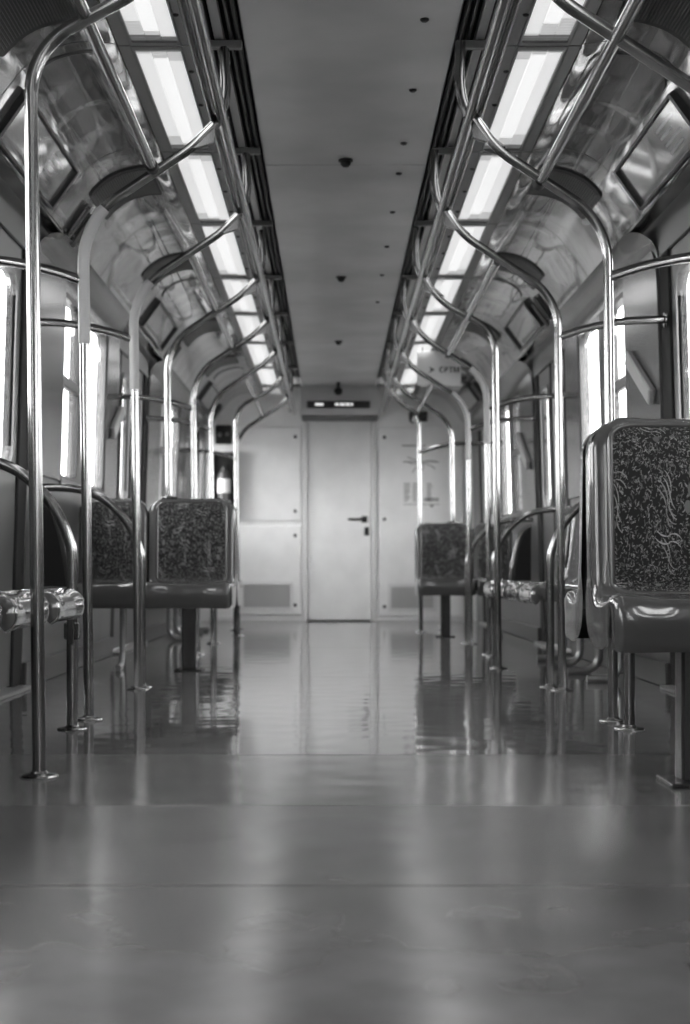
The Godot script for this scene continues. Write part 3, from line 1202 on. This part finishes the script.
func build_cove_fittings() -> void:
	for side in [-1.0, 1.0]:
		var sn := side_name(side)
		var nv := 0
		for i in range(1, DOORS.size()):
			var d0: float = DOORS[i]
			for sp in [[d0 - 0.56, d0 - 0.18], [d0 + 1.36, d0 + 1.78]]:
				if sp[1] > END - 0.2 or sp[1] < 3.3:
					continue
				var t := thing("air_vent", "%s dark ribbed air vent on the curved %s ceiling cove" % [ORD[nv], sn], "air vent", Vector3(0, 0, 0), 0.0, "air vents along the coves")
				nv += 1
				t.position = cove_at(side, 0.35, (sp[0] + sp[1]) * 0.5)
				var base := t.position
				var m := MB.new()
				m.pad(func(a: float, b: float, off: float) -> Vector3: return cove_at(side, a, b, off) - base, 0.13, 0.66, sp[0], sp[1], 0.03, 0.007, 0.0, 18, 3)
				part("vent_housing", m.done(), M.vent, t)
				m = MB.new()
				for k in 26:
					var s := lerpf(0.16, 0.63, k / 25.0)
					var p0 := cove_at(side, s, sp[0] + 0.03, 0.0075) - base
					var p1 := cove_at(side, s, sp[1] - 0.03, 0.0075) - base
					m.tube([p0, p1], 0.0028, 6, true)
				part("ribs", m.done(), M.frame_dark, t).set_meta("kind", "stuff")
		# poster frames over the doors, and a recess handle beside each
		var np := 0
		for i in range(2, DOORS.size()):
			var d0: float = DOORS[i]
			var a := cove(0.655)
			var b := cove(0.955)
			var u := Vector3(side * (a.x - b.x), a.y - b.y, 0).normalized()
			var ax := Vector3(0, 0, side)
			var nn := ax.cross(u)
			var mid := (a + b) * 0.5
			var o := Vector3(side * mid.x, mid.y, 0) + nn * 0.008
			var dd := d0 + 0.57
			o.z = -dd
			if dd + 0.4 > END:
				continue
			var where := "%s glossy poster frame over the %s doors" % [["nearest", "middle", "farthest"][np], sn]
			np += 1
			var t := thing("poster_frame", where, "poster frame", o, 0.0, "poster frames over the doors")
			t.transform = Transform3D(Basis(ax, u, nn), o)
			var hw := 0.43
			var hh := 0.082
			var m := MB.new()
			m.ring(round_rect(-hw - 0.024, hw + 0.024, -hh - 0.009, hh + 0.009, 0.008) as Array, round_rect(-hw, hw, -hh, hh, 0.004) as Array, -0.012, 0.014)
			part("frame", m.done(), M.frame_dark, t)
			m = MB.new()
			m.box(Vector3(-hw, -hh, -0.008), Vector3(hw, hh, 0.0), 0.0005)
			var pm := grey(1.0, 0.12)
			pm.albedo_texture = poster_image(40 + i * 2 + int(side))
			pm.clearcoat_enabled = true
			pm.clearcoat = 1.0
			pm.clearcoat_roughness = 0.04
			part("poster", m.done(), pm, t)
			# pull handle and dark notice on the lower cove just past the door
			var e1 := dd + (0.84 if side < 0 else 2.80)
			if e1 + 0.3 < END:
				var h := thing("emergency_handle", "%s emergency pull handle in a recessed plate on the %s cove" % [["nearest", "middle", "farthest"][np - 1], sn], "handle", Vector3.ZERO, 0.0, "emergency handles past the doors")
				h.transform = Transform3D(Basis(ax, u, nn), Vector3(o.x, o.y, -e1) - u * 0.03)
				m = MB.new()
				m.ring(round_rect(-0.036, 0.036, -0.07, 0.085, 0.03) as Array, round_rect(-0.029, 0.029, -0.063, 0.078, 0.024) as Array, -0.012, 0.008)
				part("bezel", m.done(), M.frame_dark, h)
				bx("backplate", Vector3(-0.032, -0.065, -0.010), Vector3(0.032, 0.08, -0.003), M.sleeve, h, 0.001)
				m = MB.new()
				m.tube(fillet([Vector3(0, -0.05, -0.004), Vector3(0, -0.05, 0.012), Vector3(0, 0.065, 0.012), Vector3(0, 0.065, -0.004)], [0.008, 0.008], 5), 0.006, 8)
				part("grip", m.done(), M.rack, h)
				var nx: float = -side * 0.155
				bx("notice", Vector3(nx - 0.03, -0.085, -0.006), Vector3(nx + 0.03, 0.07, 0.002), M.ink, h, 0.001)
				m = MB.new()
				m.lathe([Vector2(0.0, 0.010), Vector2(0.010, 0.007), Vector2(0.011, 0.0)], Transform3D(Basis(Vector3.RIGHT, PI / 2), Vector3(nx * 0.5, -0.06, 0)), 12)
				part("lock_button", m.done(), M.black, h)
		# pressed panels on the upper cove
		for i in range(1, DOORS.size()):
			var d0: float = DOORS[i]
			for sp in [[d0 + 0.08, d0 + 1.02]]:
				if sp[1] > END:
					continue
				var m := MB.new()
				m.pad(func(a: float, b: float, off: float) -> Vector3: return cove_at(side, a, b, off), 0.10, 0.60, sp[0], sp[1], 0.10, 0.006, 0.0, 20, 4)
				part("pressed_panel", m.done(), M.cove, get_node("ceiling") as Node3D)

func build_rails() -> void:
	for side in [-1.0, 1.0]:
		var sn := side_name(side)
		var t := thing("ceiling_handrail", "long steel handrail under the ceiling on the %s of the aisle" % sn, "handrail", Vector3(side * 0.383 - 0.012, 1.866, 0))
		var m := MB.new()
		m.tube([Vector3(0, 0, -REAR - 0.3), Vector3(0, 0, -12.62)], 0.0175, 16)
		part("rail", m.done(), M.steel, t)
		m = MB.new()
		m.tube([Vector3(side * 0.034, 0.012, -REAR - 0.3), Vector3(side * 0.034, 0.012, -12.62)], 0.011, 12)
		part("lower_rail", m.done(), M.steel_dark, t)
		var segs := [[1.9, 4.43], [5.55, 7.93], [9.05, 11.43]]
		for i in segs.size():
			var s: Array = segs[i]
			var r := thing("overhead_rail", "%s straight overhead rail on the %s side, tied between pole arches" % [["nearest", "middle", "farthest"][i], sn], "handrail", Vector3(side * 0.601 + LEAN * 0.9, 1.69 - side * 0.022, 0), 0.0, "overhead rails above the seats")
			m = MB.new()
			m.tube([Vector3(0, 0, -s[0]), Vector3(0, 0, -s[1])], 0.0155, 16)
			part("tube", m.done(), M.steel, r)
			m = MB.new()
			for d in [s[1]]:
				m.tube([Vector3(0, 0, -d + 0.05), Vector3(0, 0, -d - 0.005)], 0.02, 16)
			part("end_collar", m.done(), M.black, r)
		# depth, distance from the middle, foot, between the doors
		var list := [[3.20, 0.713, 0.0, true], [4.43, 0.812, 0.0, false], [5.55, 0.812, 0.0, false], [6.80, 0.825, 0.812, true], [7.93, 0.812, 0.0, false], [9.05, 0.812, 0.0, false], [10.20, 0.73, 0.0, true], [11.43, 0.812, 0.0, false]]
		if side > 0:
			list = [[3.22, 0.875, 0.812, true], [4.38, 0.812, 0.0, false], [5.50, 0.836, 0.0, false], [6.75, 0.735, 0.0, true], [7.90, 0.82, 0.0, false], [9.05, 0.825, 0.0, false], [10.22, 0.82, 0.812, true], [10.80, 0.62, 0.0, false]]
		var n := 0
		for h in list:
			var wrapped: bool = (n in [1, 2] and side < 0) or (n in [4, 5] and side > 0)
			var what := "with a light grey sleeve on its bend" if wrapped else "rising from the seat back" if h[2] > 0.1 else "of bare steel beside the bench" if h[3] else "of bare steel with an arm to the wall"
			hoop(side, h[0], h[1], h[2], h[3], wrapped, 0.0 if h[3] else 1.0, "%s hooped grab pole on the %s, %s" % [ORD[n], sn, what])
			n += 1
		n = 0
		for d0 in [4.43, 7.93, 11.43]:
			for dd in [d0 - 0.27, d0 + 1.24]:
				if dd > 11.5:
					continue
				armrest(side, dd, "%s curved steel armrest rail on the %s side, %s the doors" % [ORD[n], sn, "before" if dd < d0 else "past"], dd < d0, dd > d0)
				n += 1

func build_seats() -> void:
	# crosswise pairs, back to back: the ones that face the camera and the ones behind them
	var s := seat("dark grey seat facing the camera at right front, patterned backrest largest in view", Vector3(0.733, 0, -3.20), 0, "post", "crosswise seats")
	bx("spacer", Vector3(-0.185, 0.33, -0.115), Vector3(0.185, 0.72, -0.055), M.rubber, s, 0.01)
	seat("dark grey seat turned away, back to back behind the front right seat", Vector3(0.737, 0, -3.37), PI, "none", "crosswise seats")
	seat("aisle seat of the left pair facing the camera, on a single square leg", Vector3(-0.72, 0, -6.74), 0, "post", "crosswise seats")
	seat("window seat of the left pair facing the camera, behind the grab poles", Vector3(-1.094, 0, -6.74), 0, "wall", "crosswise seats").scale = Vector3(0.80, 1, 1)
	seat("seat turned away behind the left aisle seat, mostly hidden", Vector3(-0.72, 0, -6.91), PI, "none", "crosswise seats")
	seat("small far right aisle seat facing the camera in front of the end wall", Vector3(0.745, 0, -10.18), 0, "post", "crosswise seats")
	seat("small far right window seat facing the camera, next to the wall", Vector3(1.095, 0, -10.18), 0, "wall", "crosswise seats").scale = Vector3(0.68, 1, 1)
	# benches along the walls
	var row := [[-1.0, [2.84, 3.34, 3.84], "left bench by the near doors"], [1.0, [5.98, 6.46, 6.94, 7.42], "right bench between the doors"], [-1.0, [9.42, 9.90, 10.38, 10.86], "far left bench"]]
	for b in row:
		for i in b[1].size():
			var side: float = b[0]
			var lab := "sideways grey seat against the %s" % b[2]
			if b[1].size() > 1:
				lab = "%s sideways grey seat of the %s" % [ORD[i], b[2]]
			seat(lab, Vector3(side * 1.165, 0, -b[1][i]), PI / 2 if side < 0 else -PI / 2, "wall", "sideways bench seats")

func build_end_fittings() -> void:
	var z := -END
	# header box with the destination display
	var h := thing("header_box", "grey header box above the end door, hung from the ceiling", "header box", Vector3(0.013, 1.864, -12.95))
	bx("casing", Vector3(-0.358, 0.0, -0.24), Vector3(0.358, 0.262, 0.20), M.ceiling, h, 0.006)
	bx("lower_trim", Vector3(-0.345, -0.012, -0.22), Vector3(0.345, 0.002, 0.19), M.frame_dark, h, 0.003)
	var dsp := thing("display_screen", "black strip display with white lit characters over the end door", "display", Vector3(0.0, 1.925, -12.745))
	bx("screen_face", Vector3(-0.283, 0.0, -0.004), Vector3(0.283, 0.064, 0.008), M.black, dsp, 0.002)
	var m := MB.new()
	for c in [[-0.21, -0.135], [-0.03, 0.0], [0.01, 0.055], [0.062, 0.10], [0.108, 0.13]]:
		m.box(Vector3(c[0], 0.022, 0.008), Vector3(c[1], 0.044, 0.0105), 0.002)
	part("lit_characters", m.done(), M.led, dsp)
	var dome := thing("camera_dome", "small black dome hanging in front of the header box", "camera", Vector3(-0.003, 2.13, -12.55))
	m = MB.new()
	m.lathe([Vector2(0.0, -0.115), Vector2(0.02, -0.110), Vector2(0.034, -0.092), Vector2(0.038, -0.075), Vector2(0.034, -0.058), Vector2(0.016, -0.045)], Transform3D(), 18)
	part("dome", m.done(), M.black, dome)
	m = MB.new()
	m.lathe([Vector2(0.016, -0.06), Vector2(0.016, 0.0)], Transform3D(), 12)
	part("stem", m.done(), M.frame_dark, dome)
	for k in 3:
		var s := thing("ceiling_sensor", "%s small dark sensor in the middle of the ceiling panel" % ["nearest", "middle", "farthest"][k], "sensor", Vector3(0.0 - 0.005 * k, 2.13, -[5.77, 8.06, 10.3][k]), 0.0, "sensors down the middle of the ceiling")
		m = MB.new()
		m.lathe([Vector2(0.030, 0.0), Vector2(0.030, -0.006), Vector2(0.022, -0.008)], Transform3D(), 16)
		part("collar", m.done(), M.screw, s)
		m = MB.new()
		m.lathe([Vector2(0.022, -0.006), Vector2(0.020, -0.020), Vector2(0.011, -0.028), Vector2(0.0, -0.030)], Transform3D(), 16)
		part("head", m.done(), M.black, s)
	# map on the end wall
	var mp := thing("wall_map", "pale printed network map on the end wall right of the door", "map", Vector3(0.768, 1.03, z + 0.0245))
	m = MB.new()
	m.box(Vector3(-0.195, 0.0, 0.0), Vector3(0.195, 0.615, 0.004), 0.0005)
	part("sheet", m.done(), M.map, mp)
	# equipment box and extinguisher in a dark cabinet, left
	var eq := thing("equipment_box", "small black box with two round lamps on the end wall, upper left", "box", Vector3(-1.06, 1.64, z + 0.002))
	bx("casing", Vector3(-0.075, 0.0, 0.0), Vector3(0.075, 0.175, 0.06), M.black, eq, 0.008)
	for x in [-0.035, 0.035]:
		m = MB.new()
		m.lathe([Vector2(0.0, 0.012), Vector2(0.016, 0.010), Vector2(0.02, 0.0)], Transform3D(Basis(Vector3.RIGHT, PI / 2), Vector3(x, 0.09, 0.06)), 14)
		part("lens", m.done(), M.rack, eq)
	var cab := thing("extinguisher_cabinet", "open dark cabinet on the end wall holding the extinguisher", "cabinet", Vector3(-1.055, 0.95, z + 0.002))
	bx("back", Vector3(-0.12, 0.0, 0.0), Vector3(0.12, 0.62, 0.012), M.black, cab)
	bx("side", Vector3(-0.13, 0.0, 0.0), Vector3(-0.118, 0.62, 0.14), M.frame_dark, cab)
	bx("side", Vector3(0.118, 0.0, 0.0), Vector3(0.13, 0.62, 0.14), M.frame_dark, cab)
	bx("top", Vector3(-0.13, 0.61, 0.0), Vector3(0.13, 0.625, 0.15), M.end_trim, cab)
	bx("shelf", Vector3(-0.13, 0.0, 0.0), Vector3(0.13, 0.012, 0.14), M.frame_dark, cab)
	var ex := thing("fire_extinguisher", "fire extinguisher with white labels in the dark cabinet", "extinguisher", Vector3(-1.055, 0.963, z + 0.08))
	m = MB.new()
	m.lathe([Vector2(0.0, 0.0), Vector2(0.058, 0.0), Vector2(0.062, 0.01), Vector2(0.062, 0.37), Vector2(0.05, 0.41), Vector2(0.022, 0.435), Vector2(0.02, 0.46), Vector2(0.0, 0.46)])
	part("cylinder", m.done(), M.extinguisher, ex)
	m = MB.new()
	m.lathe([Vector2(0.063, 0.22), Vector2(0.0632, 0.35)])
	part("label_sleeve", m.done(), M.white, ex)
	m = MB.new()
	m.lathe([Vector2(0.063, 0.09), Vector2(0.0632, 0.15)])
	part("label_sleeve", m.done(), M.white, ex)
	m = MB.new()
	m.box(Vector3(-0.012, 0.455, -0.012), Vector3(0.012, 0.50, 0.012), 0.003)
	m.box(Vector3(-0.01, 0.495, -0.01), Vector3(0.085, 0.507, 0.01), 0.003)
	m.box(Vector3(-0.01, 0.52, -0.01), Vector3(0.075, 0.53, 0.01), 0.003)
	part("valve", m.done(), M.black, ex)
	var sg := thing("wall_lamp_box", "small black two-window box on the end wall above the map", "box", Vector3(0.74, 1.85, z + 0.002))
	bx("casing", Vector3(-0.085, 0.0, 0.0), Vector3(0.085, 0.092, 0.05), M.black, sg, 0.006)
	for x in [-0.04, 0.04]:
		bx("window", Vector3(x - 0.028, 0.025, 0.05), Vector3(x + 0.028, 0.067, 0.053), M.frame_dark, sg, 0.002)
	# hanging plaque with lettering
	var pl := thing("hanging_sign", "grey plaque with dark company lettering hanging below the right lights", "sign", Vector3(0.725, 1.82, -10.4))
	bx("board", Vector3(-0.16, 0.0, -0.008), Vector3(0.16, 0.25, 0.008), M.sign, pl, 0.003)
	bx("lower_rail", Vector3(-0.10, -0.022, -0.01), Vector3(0.17, -0.008, 0.01), M.sleeve, pl, 0.003)
	for x in [-0.12, 0.12]:
		bx("hanger", Vector3(x - 0.006, 0.245, -0.004), Vector3(x + 0.006, 0.285, 0.004), M.rack, pl, 0.001)
	var tm := TextMesh.new()
	tm.text = "CPTM"
	var sf := SystemFont.new()
	sf.font_names = PackedStringArray(["Droid Sans"])
	sf.font_weight = 700
	tm.font = sf
	tm.font_size = 32
	tm.pixel_size = 0.0018
	tm.depth = 0.003
	part("lettering", tm, M.ink, pl, Transform3D(Basis(), Vector3(0.075, 0.115, 0.009)))
	m = MB.new()
	var arrow := PackedVector2Array([Vector2(-0.075, 0.09), Vector2(-0.03, 0.115), Vector2(-0.075, 0.14), Vector2(-0.06, 0.115)])
	m.prism(arrow, 0.008, 0.011)
	part("logo_mark", m.done(), M.ink, pl)
	# slanted bars on the pillars past the doors
	for q in [[1.0, 5.68, 6.12, "right pillar past the near doors"], [1.0, 9.28, 9.74, "right pillar past the middle doors"], [-1.0, 7.55, 7.85, "left pillar before the middle doors"]]:
		var side: float = q[0]
		var fr := wall_frame(side)
		var t := thing("slanted_cover", "light grey slanted bar fixed to the %s" % q[3], "cover bar", Vector3.ZERO, 0.0, "slanted bars on the pillars")
		var sp := span(side, q[1], q[2])
		var o := fr * Vector3((sp.x + sp.y) * 0.5, 1.27, 0.012)
		t.transform = Transform3D(fr.basis, o)
		m = MB.new()
		var hl: float = (q[2] - q[1]) * 0.5
		var ang := 0.48 * (1.0 if side < 0 else -1.0)
		m.box(Vector3(-hl * 1.1, -0.034, 0), Vector3(hl * 1.1, 0.034, 0.03), 0.006, Transform3D(Basis(Vector3(0, 0, 1), ang), Vector3.ZERO))
		part("bar", m.done(), M.sleeve, t)
